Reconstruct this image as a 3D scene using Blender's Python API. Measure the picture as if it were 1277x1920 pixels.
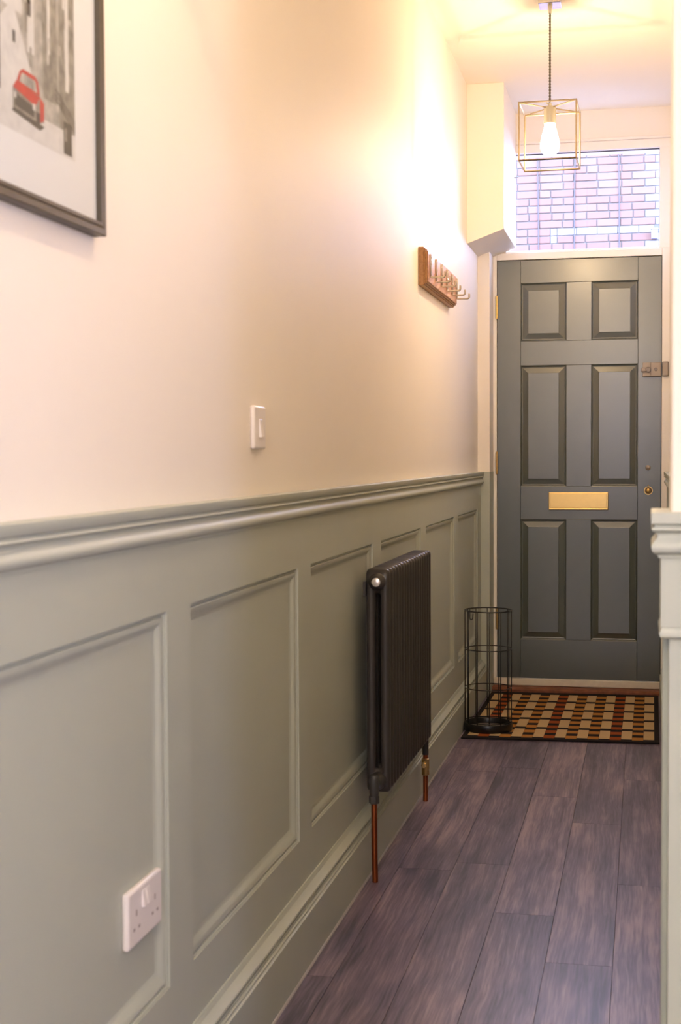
import bpy, bmesh, math, random
from mathutils import Vector, Matrix

random.seed(7)
for o in list(bpy.data.objects):
    bpy.data.objects.remove(o, do_unlink=True)
scene = bpy.context.scene
COL = scene.collection

# ------------------------------------------------------------------ camera
cam_d = bpy.data.cameras.new('camera')
cam_d.sensor_fit = 'VERTICAL'; cam_d.sensor_height = 36.0; cam_d.sensor_width = 24.0
cam_d.lens = 50.04; cam_d.clip_start = 0.05; cam_d.clip_end = 200
cam_d.dof.use_dof = True; cam_d.dof.focus_distance = 5.6; cam_d.dof.aperture_fstop = 9.0
cam = bpy.data.objects.new('camera', cam_d); COL.objects.link(cam)
R_ = Vector((0.97809253, 0.20811957, -0.00461015)); U_ = Vector((-0.00373573, 0.03969049, 0.99920504)); F_ = Vector((-0.2081371, 0.97729776, -0.03959845))
M_ = Matrix((R_, U_, -F_)).transposed().to_4x4(); M_.translation = Vector((0, 0, 1.121))
cam.matrix_world = M_
scene.camera = cam

# ------------------------------------------------------------------ world, exposure
world = bpy.data.worlds.new('overcast_sky'); scene.world = world; world.use_nodes = True
wn = world.node_tree.nodes; wl = world.node_tree.links
bg = wn['Background']
bg.inputs['Color'].default_value = (0.71, 0.80, 1.28, 1)
bg.inputs['Strength'].default_value = 12.5
scene.view_settings.view_transform = 'Standard'
scene.view_settings.look = 'None'
scene.view_settings.gamma = 1.0
scene.view_settings.use_curve_mapping = False
scene.view_settings.exposure = 0.26
try:
    scene.cycles.use_denoising = True
    scene.cycles.max_bounces = 14; scene.cycles.diffuse_bounces = 10
    scene.cycles.glossy_bounces = 5; scene.cycles.transparent_max_bounces = 12
    scene.cycles.sample_clamp_indirect = 8.0
    scene.cycles.caustics_reflective = False; scene.cycles.caustics_refractive = False
except Exception:
    pass
def portal(loc, rot, sx, sy):          # only guides the sampling of the sky through a window
    d = bpy.data.lights.new('window_portal', 'AREA'); d.shape = 'RECTANGLE'; d.size = sx; d.size_y = sy
    d.cycles.is_portal = True
    o = bpy.data.objects.new('window_portal', d); o.location = loc; o.rotation_euler = rot; COL.objects.link(o)
portal((-0.08, -2.66, 1.60), (math.radians(90), 0, 0), 0.56, 1.1)
portal((1.36, 0.90, 1.55), (0, math.radians(90), 0), 0.76, 0.50)
BULB = 15.0            # watts of the bare bulb by the door
BULB_NEAR = 11.0       # watts of the bare bulb near the viewpoint
FILL = 45.0          # watts of the drum-shaped fill light added behind the viewpoint
BULB_COL = (1.0, 0.705, 0.40)

# ------------------------------------------------------------------ materials
MATS = {}
def mat(name, color, rough=0.5, metal=0.0, noise=0.0, nscale=30.0, bump=0.0, bscale=200.0, spec=0.5, coat=0.0, emit=None):
    m = bpy.data.materials.new(name); m.use_nodes = True
    nt = m.node_tree; N = nt.nodes; L = nt.links
    b = N['Principled BSDF']
    b.inputs['Base Color'].default_value = (*color, 1)
    b.inputs['Roughness'].default_value = rough
    b.inputs['Metallic'].default_value = metal
    b.inputs['Specular IOR Level'].default_value = spec
    b.inputs['Coat Weight'].default_value = coat; b.inputs['Coat Roughness'].default_value = 0.24
    tc = N.new('ShaderNodeTexCoord')
    if noise > 0:
        t = N.new('ShaderNodeTexNoise'); t.inputs['Scale'].default_value = nscale; t.inputs['Detail'].default_value = 4
        L.new(tc.outputs['Object'], t.inputs['Vector'])
        mx = N.new('ShaderNodeMix'); mx.data_type = 'RGBA'
        mx.inputs['A'].default_value = (*[c * (1 - noise) for c in color], 1)
        mx.inputs['B'].default_value = (*[min(1, c * (1 + noise)) for c in color], 1)
        L.new(t.outputs['Fac'], mx.inputs['Factor']); L.new(mx.outputs['Result'], b.inputs['Base Color'])
    if bump > 0:
        t2 = N.new('ShaderNodeTexNoise'); t2.inputs['Scale'].default_value = bscale; t2.inputs['Detail'].default_value = 3
        L.new(tc.outputs['Object'], t2.inputs['Vector'])
        bp = N.new('ShaderNodeBump'); bp.inputs['Strength'].default_value = bump; bp.inputs['Distance'].default_value = 0.002
        L.new(t2.outputs['Fac'], bp.inputs['Height']); L.new(bp.outputs['Normal'], b.inputs['Normal'])
    if emit:
        b.inputs['Emission Color'].default_value = (*emit[0], 1); b.inputs['Emission Strength'].default_value = emit[1]
    MATS[name] = m
    return m
mat('wall_paint', (0.87, 0.825, 0.755), 0.55, noise=0.012, nscale=6, bump=0.12, bscale=90, spec=0.3)
mat('ceiling_paint', (0.89, 0.855, 0.80), 0.7, noise=0.01, nscale=5, bump=0.08, bscale=80, spec=0.2)
mat('trim_white', (0.86, 0.83, 0.77), 0.32, noise=0.015, nscale=20, bump=0.05, bscale=120)
mat('threshold_paint', (0.72, 0.66, 0.54), 0.4, noise=0.12, nscale=40, bump=0.2, bscale=120)
mat('sage_paint', (0.450, 0.490, 0.435), 0.46, noise=0.02, nscale=12, bump=0.10, bscale=110, spec=0.45)
mat('door_paint', (0.056, 0.071, 0.058), 0.36, noise=0.05, nscale=20, bump=0.22, bscale=22, spec=0.8, coat=0.9)
mat('brass', (0.60, 0.41, 0.15), 0.30, 1.0, noise=0.06, nscale=60)
mat('aged_brass', (0.50, 0.34, 0.14), 0.42, 1.0, noise=0.2, nscale=90)
mat('satin_nickel', (0.30, 0.26, 0.225), 0.50, 1.0, noise=0.03, nscale=80)
mat('dark_metal_knob', (0.16, 0.14, 0.125), 0.4, 0.8, noise=0.03, nscale=80)
mat('hook_steel', (0.42, 0.36, 0.28), 0.22, 1.0, noise=0.03, nscale=80)
mat('chrome', (0.85, 0.83, 0.82), 0.25, 0.6, noise=0.02, nscale=80)
mat('cage_metal', (0.28, 0.23, 0.165), 0.45, 1.0, noise=0.03, nscale=80)
mat('rose_metal', (0.60, 0.58, 0.58), 0.22, 1.0, noise=0.02, nscale=60)
mat('holder_metal', (0.50, 0.49, 0.43), 0.40, 0.5, noise=0.02, nscale=60)
mat('cord_fabric', (0.10, 0.085, 0.06), 0.8, noise=0.3, nscale=400)
mat('radiator_paint', (0.040, 0.036, 0.034), 0.34, 0.0, noise=0.04, nscale=40, bump=0.04, bscale=300, spec=0.5)
mat('valve_black', (0.045, 0.045, 0.047), 0.42, 0.1, noise=0.04, nscale=60)
mat('bracket_steel', (0.45, 0.45, 0.44), 0.35, 0.8, noise=0.03, nscale=60)
mat('black_wire', (0.008, 0.008, 0.008), 0.38, 0.0, noise=0.05, nscale=60)
mat('tray_black', (0.010, 0.010, 0.010), 0.33, 0.0, noise=0.05, nscale=60)
mat('tray_liner', (0.16, 0.14, 0.12), 0.5, 0.0, noise=0.1, nscale=60)
mat('white_plastic', (0.80, 0.77, 0.77), 0.28, noise=0.01, nscale=30)
mat('dark_slot', (0.36, 0.31, 0.31), 0.5, noise=0.05, nscale=30)
mat('frame_wood', (0.080, 0.064, 0.040), 0.42, noise=0.2, nscale=60, bump=0.1, bscale=150)
mat('mount_card', (0.88, 0.86, 0.78), 0.8, noise=0.01, nscale=30)
mat('print_paper', (0.46, 0.43, 0.35), 0.7, noise=0.85, nscale=55)
mat('print_pale', (0.74, 0.71, 0.62), 0.7, noise=0.22, nscale=60)
mat('print_mid', (0.30, 0.275, 0.21), 0.7, noise=0.90, nscale=60)
mat('print_dark', (0.10, 0.09, 0.07), 0.7, noise=0.40, nscale=60)
mat('print_red', (0.60, 0.055, 0.04), 0.6, noise=0.18, nscale=80)
mat('terracotta', (0.20, 0.066, 0.028), 0.65, noise=0.6, nscale=28, bump=0.4, bscale=60)
mat('mat_black', (0.022, 0.018, 0.018), 0.9, noise=0.2, nscale=300, bump=0.5, bscale=500, spec=0.1)
mat('mat_cream', (0.50, 0.36, 0.19), 0.9, noise=0.12, nscale=300, bump=0.5, bscale=500, spec=0.1)
mat('mat_orange', (0.40, 0.175, 0.045), 0.9, noise=0.15, nscale=300, bump=0.5, bscale=500, spec=0.1)
mat('mat_red', (0.30, 0.070, 0.018), 0.9, noise=0.15, nscale=300, bump=0.5, bscale=500, spec=0.1)
mat('mortar', (0.132, 0.143, 0.124), 0.9, noise=0.1, nscale=20, bump=0.4, bscale=60)
mat('white_stone', (0.30, 0.30, 0.28), 0.7, noise=0.04, nscale=15, bump=0.2, bscale=40)
mat('cable_dark', (0.09, 0.09, 0.10), 0.6, noise=0.1, nscale=40)
mat('alarm_grey', (0.25, 0.26, 0.33), 0.5, noise=0.05, nscale=20)
mat('asphalt', (0.10, 0.10, 0.10), 0.9, noise=0.3, nscale=30, bump=0.5, bscale=60)
mat('sealant', (0.34, 0.33, 0.33), 0.4, noise=0.05, nscale=30)
mat('subfloor', (0.03, 0.022, 0.02), 0.8, noise=0.1, nscale=20)
mat('gasket', (0.06, 0.06, 0.08), 0.5, noise=0.05, nscale=20)

def wood_mat(name, dark, light, rough, axis='Y', scale=1.0, objrand=True, bump=0.25):
    m = bpy.data.materials.new(name); m.use_nodes = True
    nt = m.node_tree; N = nt.nodes; L = nt.links; b = N['Principled BSDF']
    tc = N.new('ShaderNodeTexCoord'); mp = N.new('ShaderNodeMapping')
    s = {'Y': (42, 1.6, 42), 'X': (1.6, 42, 42)}[axis]
    mp.inputs['Scale'].default_value = tuple(k * scale for k in s)
    oi = N.new('ShaderNodeObjectInfo')
    add = N.new('ShaderNodeVectorMath'); add.operation = 'ADD'
    mul = N.new('ShaderNodeVectorMath'); mul.operation = 'SCALE'
    cmb = N.new('ShaderNodeCombineXYZ')
    for k in range(3): L.new(oi.outputs['Random'], cmb.inputs[k])
    L.new(cmb.outputs[0], mul.inputs[0]); mul.inputs['Scale'].default_value = 37.0 if objrand else 0.0
    L.new(tc.outputs['Object'], add.inputs[0]); L.new(mul.outputs[0], add.inputs[1])
    # gentle wandering of the grain
    wob = N.new('ShaderNodeTexNoise'); wob.inputs['Scale'].default_value = 3.2 * scale; wob.inputs['Detail'].default_value = 2
    L.new(add.outputs[0], wob.inputs['Vector'])
    wsc = N.new('ShaderNodeVectorMath'); wsc.operation = 'SCALE'; wsc.inputs['Scale'].default_value = 0.022
    L.new(wob.outputs['Color'], wsc.inputs[0])
    add2 = N.new('ShaderNodeVectorMath'); add2.operation = 'ADD'
    L.new(add.outputs[0], add2.inputs[0]); L.new(wsc.outputs[0], add2.inputs[1])
    L.new(add2.outputs[0], mp.inputs['Vector'])
    n1 = N.new('ShaderNodeTexNoise'); n1.inputs['Scale'].default_value = 1.0; n1.inputs['Detail'].default_value = 6; n1.inputs['Roughness'].default_value = 0.62
    L.new(mp.outputs[0], n1.inputs['Vector'])
    mp2 = N.new('ShaderNodeMapping'); mp2.inputs['Scale'].default_value = tuple(k * 4.5 * scale for k in s)
    L.new(add2.outputs[0], mp2.inputs['Vector'])
    n2 = N.new('ShaderNodeTexNoise'); n2.inputs['Scale'].default_value = 1.0; n2.inputs['Detail'].default_value = 3
    L.new(mp2.outputs[0], n2.inputs['Vector'])
    # broad mottling
    n3 = N.new('ShaderNodeTexNoise'); n3.inputs['Scale'].default_value = 5.0 * scale; n3.inputs['Detail'].default_value = 3
    mp3 = N.new('ShaderNodeMapping'); mp3.inputs['Scale'].default_value = (1.6, .55, 1) if axis == 'Y' else (.55, 1.6, 1)
    L.new(add.outputs[0], mp3.inputs['Vector']); L.new(mp3.outputs[0], n3.inputs['Vector'])
    def math_(op, a, bb):
        q = N.new('ShaderNodeMath'); q.operation = op
        for i, v in enumerate((a, bb)):
            if isinstance(v, (int, float)): q.inputs[i].default_value = v
            else: L.new(v, q.inputs[i])
        return q.outputs[0]
    f = math_('ADD', math_('MULTIPLY', n1.outputs['Fac'], 0.62), math_('MULTIPLY', n2.outputs['Fac'], 0.40))
    f = math_('ADD', f, math_('MULTIPLY', n3.outputs['Fac'], 0.40))
    f = math_('ADD', f, math_('MULTIPLY', oi.outputs['Random'], 0.10 if objrand else 0.0))
    ramp = N.new('ShaderNodeValToRGB'); ramp.color_ramp.elements[0].position = 0.60; ramp.color_ramp.elements[1].position = 0.93
    ramp.color_ramp.elements[0].color = (*dark, 1); ramp.color_ramp.elements[1].color = (*light, 1)
    if objrand:
        e = ramp.color_ramp.elements.new(0.76); e.color = (0.140, 0.102, 0.150, 1)  # violet mid stop: part of the daylight sheen put into the plank colour
    L.new(f, ramp.inputs['Fac']); L.new(ramp.outputs['Color'], b.inputs['Base Color'])
    b.inputs['Roughness'].default_value = rough
    b.inputs['Specular IOR Level'].default_value = 1.0 if objrand else 0.5
    bp = N.new('ShaderNodeBump'); bp.inputs['Strength'].default_value = bump; bp.inputs['Distance'].default_value = 0.001
    L.new(n2.outputs['Fac'], bp.inputs['Height']); L.new(bp.outputs['Normal'], b.inputs['Normal'])
    MATS[name] = m
    return m
wood_mat('plank_wood', (0.038, 0.027, 0.048), (0.34, 0.250, 0.285), 0.36)  # violet cast in the pigment stands in for bluish daylight sheen
wood_mat('rack_wood', (0.30, 0.135, 0.042), (0.48, 0.25, 0.09), 0.42, 'Y', 2.0, False, 0.08)
wood_mat('rack_face_wood', (0.42, 0.20, 0.11), (0.62, 0.36, 0.24), 0.30, 'Y', 2.0, False, 0.05)

def copper_mat():
    m = mat('copper', (0.30, 0.080, 0.028), 0.38, 1.0, noise=0.3, nscale=35, bump=0.1, bscale=120)
    return m
copper_mat()
def brick_mat(name, c1, c2):
    m = bpy.data.materials.new(name); m.use_nodes = True
    nt = m.node_tree; N = nt.nodes; L = nt.links; b = N['Principled BSDF']
    oi = N.new('ShaderNodeObjectInfo'); tc = N.new('ShaderNodeTexCoord')
    n = N.new('ShaderNodeTexNoise'); n.inputs['Scale'].default_value = 14; n.inputs['Detail'].default_value = 5
    L.new(tc.outputs['Object'], n.inputs['Vector'])
    a = N.new('ShaderNodeMath'); a.operation = 'MULTIPLY_ADD'; a.inputs[1].default_value = 0.5
    L.new(n.outputs['Fac'], a.inputs[0])
    s = N.new('ShaderNodeMath'); s.operation = 'MULTIPLY'; s.inputs[1].default_value = 0.55
    L.new(oi.outputs['Random'], s.inputs[0]); L.new(s.outputs[0], a.inputs[2])
    mx = N.new('ShaderNodeMix'); mx.data_type = 'RGBA'
    mx.inputs['A'].default_value = (*c1, 1); mx.inputs['B'].default_value = (*c2, 1)
    L.new(a.outputs[0], mx.inputs['Factor']); L.new(mx.outputs['Result'], b.inputs['Base Color'])
    b.inputs['Roughness'].default_value = 0.85
    MATS[name] = m
brick_mat('brick_red', (0.190, 0.108, 0.082), (0.198, 0.150, 0.108))
def far_brick_mat():
    m = bpy.data.materials.new('far_brickwork'); m.use_nodes = True
    nt = m.node_tree; N = nt.nodes; L = nt.links; b = N['Principled BSDF']
    tc = N.new('ShaderNodeTexCoord'); mp = N.new('ShaderNodeMapping'); mp.inputs['Rotation'].default_value = (math.radians(90), 0, 0)
    br = N.new('ShaderNodeTexBrick'); br.inputs['Scale'].default_value = 1.0
    br.inputs['Brick Width'].default_value = 0.225; br.inputs['Row Height'].default_value = 0.075; br.inputs['Mortar Size'].default_value = 0.006
    br.inputs['Color1'].default_value = (0.60, 0.33, 0.31, 1); br.inputs['Color2'].default_value = (0.64, 0.40, 0.36, 1); br.inputs['Mortar'].default_value = (0.62, 0.6, 0.6, 1)
    L.new(tc.outputs['Object'], mp.inputs['Vector']); L.new(mp.outputs[0], br.inputs['Vector']); L.new(br.outputs['Color'], b.inputs['Base Color'])
    b.inputs['Roughness'].default_value = 0.9
    MATS['far_brickwork'] = m
far_brick_mat()
def glass_mat(name, tint=(1, 1, 1)):
    m = bpy.data.materials.new(name); m.use_nodes = True
    nt = m.node_tree; N = nt.nodes; L = nt.links
    for n in list(N):
        if n.type == 'BSDF_PRINCIPLED': N.remove(n)
    out = N['Material Output']
    tr = N.new('ShaderNodeBsdfTransparent'); tr.inputs['Color'].default_value = (*tint, 1)
    gl = N.new('ShaderNodeBsdfGlossy'); gl.inputs['Roughness'].default_value = 0.02
    fr = N.new('ShaderNodeFresnel'); fr.inputs['IOR'].default_value = 1.45
    mx = N.new('ShaderNodeMixShader')
    ge = N.new('ShaderNodeNewGeometry'); iv = N.new('ShaderNodeMath'); iv.operation = 'SUBTRACT'; iv.inputs[0].default_value = 1.0
    mu = N.new('ShaderNodeMath'); mu.operation = 'MULTIPLY'      # a thin pane: one reflection, at the outer face
    L.new(ge.outputs['Backfacing'], iv.inputs[1]); L.new(iv.outputs[0], mu.inputs[0]); L.new(fr.outputs[0], mu.inputs[1])
    L.new(mu.outputs[0], mx.inputs[0]); L.new(tr.outputs[0], mx.inputs[1]); L.new(gl.outputs[0], mx.inputs[2]); L.new(mx.outputs[0], out.inputs['Surface'])
    MATS[name] = m
glass_mat('clear_glass', (0.95, 0.97, 1.0))
mat('filament_glow', (0.9, 0.85, 0.75), 0.3, noise=0.01, nscale=20, emit=(BULB_COL, 40.0))
def bulb_mat(name, col, st):
    m = bpy.data.materials.new(name); m.use_nodes = True
    nt = m.node_tree; N = nt.nodes; L = nt.links
    for n in list(N):
        if n.type == 'BSDF_PRINCIPLED': N.remove(n)
    tr = N.new('ShaderNodeBsdfTransparent'); em = N.new('ShaderNodeEmission'); em.inputs['Color'].default_value = (*col, 1); em.inputs['Strength'].default_value = st
    ad = N.new('ShaderNodeAddShader'); L.new(tr.outputs[0], ad.inputs[0]); L.new(em.outputs[0], ad.inputs[1]); L.new(ad.outputs[0], N['Material Output'].inputs['Surface'])
    m.cycles.emission_sampling = 'NONE'
    MATS[name] = m
bulb_mat('glowing_glass', (1.0, 0.93, 0.78), 2.2)
bulb_mat('fill_shade_glow', (1.0, 0.85, 0.65), 6.0)  # glow for the shade of the added fill light
MATS['filament_glow'].cycles.emission_sampling = 'NONE'

# ------------------------------------------------------------------ geometry helpers
class MB:
    def __init__(s): s.v = []; s.f = []; s.m = []
    def add(s, vs, fs, mi=0):
        o = len(s.v); s.v += [tuple(p) for p in vs]
        for f in fs: s.f.append(tuple(i + o for i in f)); s.m.append(mi)
        return s
    def box(s, x0, x1, y0, y1, z0, z1, mi=0):
        v = [(x0,y0,z0),(x1,y0,z0),(x1,y1,z0),(x0,y1,z0),(x0,y0,z1),(x1,y0,z1),(x1,y1,z1),(x0,y1,z1)]
        return s.add(v, [(0,3,2,1),(4,5,6,7),(0,1,5,4),(1,2,6,5),(2,3,7,6),(3,0,4,7)], mi)
    def hexa(s, b, t, mi=0):      # bottom 4 pts (ccw from above), top 4 pts
        return s.add(list(b) + list(t), [(0,3,2,1),(4,5,6,7),(0,1,5,4),(1,2,6,5),(2,3,7,6),(3,0,4,7)], mi)
    def sweep(s, prof, path, closed=False, mi=0):
        """prof: [(offset to the right-hand side of the path, z)], path: [(x,y)] in plan, mitred."""
        n = len(path); rings = []
        for i in range(n):
            p = Vector(path[i])
            d0 = (p - Vector(path[i-1])).normalized() if (i > 0 or closed) else None
            d1 = (Vector(path[(i+1) % n]) - p).normalized() if (i < n-1 or closed) else None
            if d0 is None: d0 = d1
            if d1 is None: d1 = d0
            n0 = Vector((d0.y, -d0.x)); n1 = Vector((d1.y, -d1.x))
            b = (n0 + n1); b = b / b.dot(n0) if b.length > 1e-6 else n0
            rings.append([(p.x + b.x*o, p.y + b.y*o, z) for o, z in prof])
        k = len(prof); vs = [q for r in rings for q in r]; fs = []
        for i in range(n if closed else n-1):
            a = i*k; c = ((i+1) % n)*k
            for j in range(k):
                j2 = (j+1) % k
                fs.append((a+j, a+j2, c+j2, c+j))
        if not closed:
            fs.append(tuple(reversed(range(k)))); fs.append(tuple((n-1)*k + j for j in range(k)))
        return s.add(vs, fs, mi)
    def tube(s, pts, r, seg=8, mi=0, cap=True, closed=False):
        pts = [Vector(p) for p in pts]; n = len(pts); vs = []; fs = []
        rr = r if isinstance(r, (list, tuple)) else [r]*n
        ref = None
        for i in range(n):
            if closed: t = (pts[(i+1) % n] - pts[i-1]).normalized()
            else:
                t = (pts[min(i+1, n-1)] - pts[max(i-1, 0)]).normalized()
            if ref is None:
                ref = Vector((0,0,1)) if abs(t.z) < 0.9 else Vector((1,0,0))
            a = t.cross(ref).normalized(); b = t.cross(a).normalized(); ref = a.cross(t).normalized()
            for j in range(seg):
                th = 2*math.pi*j/seg
                vs.append(pts[i] + a*math.cos(th)*rr[i] + b*math.sin(th)*rr[i])
        for i in range(n if closed else n-1):
            a = i*seg; c = ((i+1) % n)*seg
            for j in range(seg):
                j2 = (j+1) % seg
                fs.append((a+j, c+j, c+j2, a+j2))
        if cap and not closed:
            fs.append(tuple(range(seg))); fs.append(tuple(reversed([(n-1)*seg + j for j in range(seg)])))
        return s.add(vs, fs, mi)
    def lathe(s, prof, origin, axis='Z', seg=24, mi=0):
        """prof: [(radius, height along axis)]"""
        ox, oy, oz = origin; vs = []; fs = []; k = len(prof)
        for j in range(seg):
            th = 2*math.pi*j/seg; c, q = math.cos(th), math.sin(th)
            for r, hh in prof:
                if axis == 'Z': vs.append((ox + r*c, oy + r*q, oz + hh))
                elif axis == 'Y': vs.append((ox + r*c, oy + hh, oz + r*q))
                else: vs.append((ox + hh, oy + r*c, oz + r*q))
        for j in range(seg):
            a = j*k; b = ((j+1) % seg)*k
            for i in range(k-1):
                fs.append((a+i, b+i, b+i+1, a+i+1))
        s.add(vs, fs, mi)
        return s
    def build(s, name, material, parent=None, bevel=0.0, smooth=False, origin=None, segs=2):
        me = bpy.data.meshes.new(name)
        off = Vector((0,0,0))
        if parent is not None: off = parent_loc(parent)
        elif origin is not None: off = Vector(origin)
        loc = Vector((0,0,0)) if origin is None else Vector(origin) - (off if parent is not None else Vector((0,0,0)))
        base = off if origin is None else Vector(origin)
        me.from_pydata([tuple(Vector(p) - base) for p in s.v], [], s.f)
        mats = material if isinstance(material, (list, tuple)) else [material]
        for q in mats: me.materials.append(MATS[q])
        if len(mats) > 1:
            for i, pl in enumerate(me.polygons): pl.material_index = s.m[i]
        bm = bmesh.new(); bm.from_mesh(me)
        bmesh.ops.remove_doubles(bm, verts=bm.verts, dist=1e-6)
        bmesh.ops.recalc_face_normals(bm, faces=bm.faces)
        bm.to_mesh(me); bm.free()
        if smooth:
            for pl in me.polygons: pl.use_smooth = True
            if smooth is not True:
                try: me.set_sharp_from_angle(angle=math.radians(smooth))
                except Exception: pass
        o = bpy.data.objects.new(name, me); COL.objects.link(o)
        if parent is not None: o.parent = parent; o.location = loc
        elif origin is not None: o.location = origin
        if bevel > 0:
            md = o.modifiers.new('edge', 'BEVEL'); md.width = bevel; md.segments = segs; md.limit_method = 'ANGLE'; md.angle_limit = math.radians(40)
        return o
def parent_loc(o):
    l = Vector((0,0,0))
    while o is not None: l += Vector(o.location); o = o.parent
    return l
def tag(o, label, cat, group=None):
    o['label'] = label; o['category'] = cat
    if group: o['group'] = group
    return o
def thing(name, loc, label, cat, group=None):
    o = bpy.data.objects.new(name, None); o.location = loc; o.empty_display_size = 0.05; COL.objects.link(o)
    return tag(o, label, cat, group)
def struct(o, label=None):
    o['kind'] = 'structure'
    if label: o['label'] = label
    return o
def link_copy(src, loc, parent=None):
    c = src.copy(); COL.objects.link(c); c.parent = parent; c.location = loc
    return c
def box(name, m, parent, x0, x1, y0, y1, z0, z1, bevel=0.0, **k):
    return MB().box(x0, x1, y0, y1, z0, z1).build(name, m, parent, bevel, **k)

# key planes (metres; X across the hall, Y along it, Z up)
WL = -0.755           # plaster of the left wall
BD = -0.740           # face of the wainscot stiles and rails
PN = -0.7545          # face of the recessed wainscot panels
SK = -0.712           # face of the skirting
CE = 2.725            # ceiling
YD = 6.796            # face of the front door
YB = -2.6             # back wall
RT = 1.043            # top of the dado rail
PT, PB = 0.875, 0.270 # top and bottom of the wainscot openings

# ------------------------------------------------------------------ the shell
wall_left = struct(box('wall_left', 'wall_paint', None, WL-0.15, WL, YB-0.15, YD+0.2, 0, CE), 'long cream wall above the sage wainscot')
ceiling = struct(box('ceiling', 'ceiling_paint', None, WL-0.15, 1.45, YB-0.15, YD+0.2, CE, CE+0.12), 'cream painted hall ceiling')
wall_right = struct(box('wall_right', 'wall_paint', None, 0.130, 0.28, 2.11, YD+0.006, 0, CE), 'cream wall on the right of the hall, seen edge on')
wall_nib = struct(box('wall_nib', 'wall_paint', None, 0.0365, 1.30, 1.977, 2.11, 0, CE, bevel=0.004), 'end of the near right wall with a moulded sage dado')
sy0, sy1, sz0, sz1 = 0.65, 1.15, 1.17, 1.93  # side window out of view, added to throw daylight on the near wall
wall_side = struct(MB().box(1.30, 1.45, YB-0.15, sy0, 0, CE).box(1.30, 1.45, sy1, 2.11, 0, CE).box(1.30, 1.45, sy0, sy1, 0, sz0).box(1.30, 1.45, sy0, sy1, sz1, CE).build('wall_side', 'wall_paint'), 'cream wall to the right of the viewpoint with a small added fill window')
w3 = struct(MB().box(1.36, 1.42, sy0, sy0+.04, sz0, sz1).box(1.36, 1.42, sy1-.04, sy1, sz0, sz1).box(1.36, 1.42, sy0+.04, sy1-.04, sz0, sz0+.04).box(1.36, 1.42, sy0+.04, sy1-.04, sz1-.04, sz1).build('fill_window_side', 'trim_white', bevel=.003), 'small unseen window added right of the viewpoint for fill daylight')
box('pane', 'clear_glass', w3, 1.388, 1.392, sy0+.04, sy1-.04, sz0+.04, sz1-.04)
# back wall with a tall unseen window, added to bring in fill daylight
bx0, bx1, bz0, bz1 = -0.36, 0.20, 1.05, 2.15
mb = MB()
mb.box(WL, bx0, YB-0.15, YB, 0, CE).box(bx1, 1.30, YB-0.15, YB, 0, CE).box(bx0, bx1, YB-0.15, YB, 0, bz0).box(bx0, bx1, YB-0.15, YB, bz1, CE)
struct(mb.build('wall_back', 'wall_paint'), 'cream wall behind the viewpoint with a tall added fill window')
w2 = struct(MB().box(bx0, bx0+.05, YB-.1, YB-.04, bz0, bz1).box(bx1-.05, bx1, YB-.1, YB-.04, bz0, bz1).box(bx0+.05, bx1-.05, YB-.1, YB-.04, bz0, bz0+.05).box(bx0+.05, bx1-.05, YB-.1, YB-.04, bz1-.05, bz1).build('fill_window_back', 'trim_white', bevel=.003), 'tall unseen window added behind the viewpoint for fill daylight')
box('pane', 'clear_glass', w2, bx0+.05, bx1-.05, YB-.073, YB-.067, bz0+.05, bz1-.05)

# end wall around the door and the fanlight
ox0, ox1, oz1 = -0.705, 0.113, 2.577
mb = MB()
mb.box(WL-0.15, ox0, YD+.006, YD+.2, 0, CE).box(ox1, 0.28, YD+.006, YD+.2, 0, CE).box(ox0, ox1, YD+.006, YD+.2, oz1, CE)
wall_end = struct(mb.build('wall_end', 'wall_paint'), 'cream end wall around the front door')
# pier beside the door frame, boxing above it
wall_pier = struct(box('wall_pier', 'wall_paint', None, WL, -0.7005, 6.625, YD+.006, RT, 2.12), 'narrow cream pier left of the front door')
box('pier_cladding', 'sage_paint', wall_pier, WL, -0.699, 6.620, YD+.006, 0, RT, bevel=.0015)
mb = MB()
xl, xr, yf, yb, zl, zr = WL, -0.594, 6.21, YD+.004, 2.039, 2.098
mb.hexa([(xl,yf,zl),(xr,yf,zr),(xr,yb,zr),(xl,yb,zl)], [(xl,yf,CE),(xr,yf,CE),(xr,yb,CE),(xl,yb,CE)])
wall_boxing = struct(mb.build('wall_boxing', 'wall_paint', bevel=.002), 'cream boxed-in corner with slanted underside beside the fanlight')

# ------------------------------------------------------------------ floor: one plank at a time
floor = struct(MB().box(WL-0.15, 1.45, YB-0.15, YD+0.2, -0.10, -0.012).build('floor', 'subfloor'), 'dark brown grained wood plank floor')
PWD = 0.1465
cols = []
x = -0.648 - PWD
while x < 1.29:
    cols.append((max(x, WL), min(x + PWD, 1.30))); x += PWD
joint = {0: 2.95, 1: 3.78, 2: 3.86, 3: 3.45, 4: 3.13, 5: 3.74}
PL = 1.22
rp = random.Random(3)
for ci, (x0, x1) in enumerate(cols):
    ymax = YD - 0.08 if x0 < 0.13 else 1.98
    if x0 < 0.13 < x1: x1b = x1
    j0 = joint.get(ci, 2.0 + rp.random()*PL)
    y = j0
    while y > YB: y -= PL
    while y < ymax - 0.02:
        a = max(y, YB); b = min(y + PL, ymax)
        if b - a > 0.05:
            box('plank', 'plank_wood', floor, x0+.0006, x1-.0006, a+.0006, b-.0006, -0.012, 0.0, origin=((x0+x1)/2, (a+b)/2, 0))
        y += PL

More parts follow.
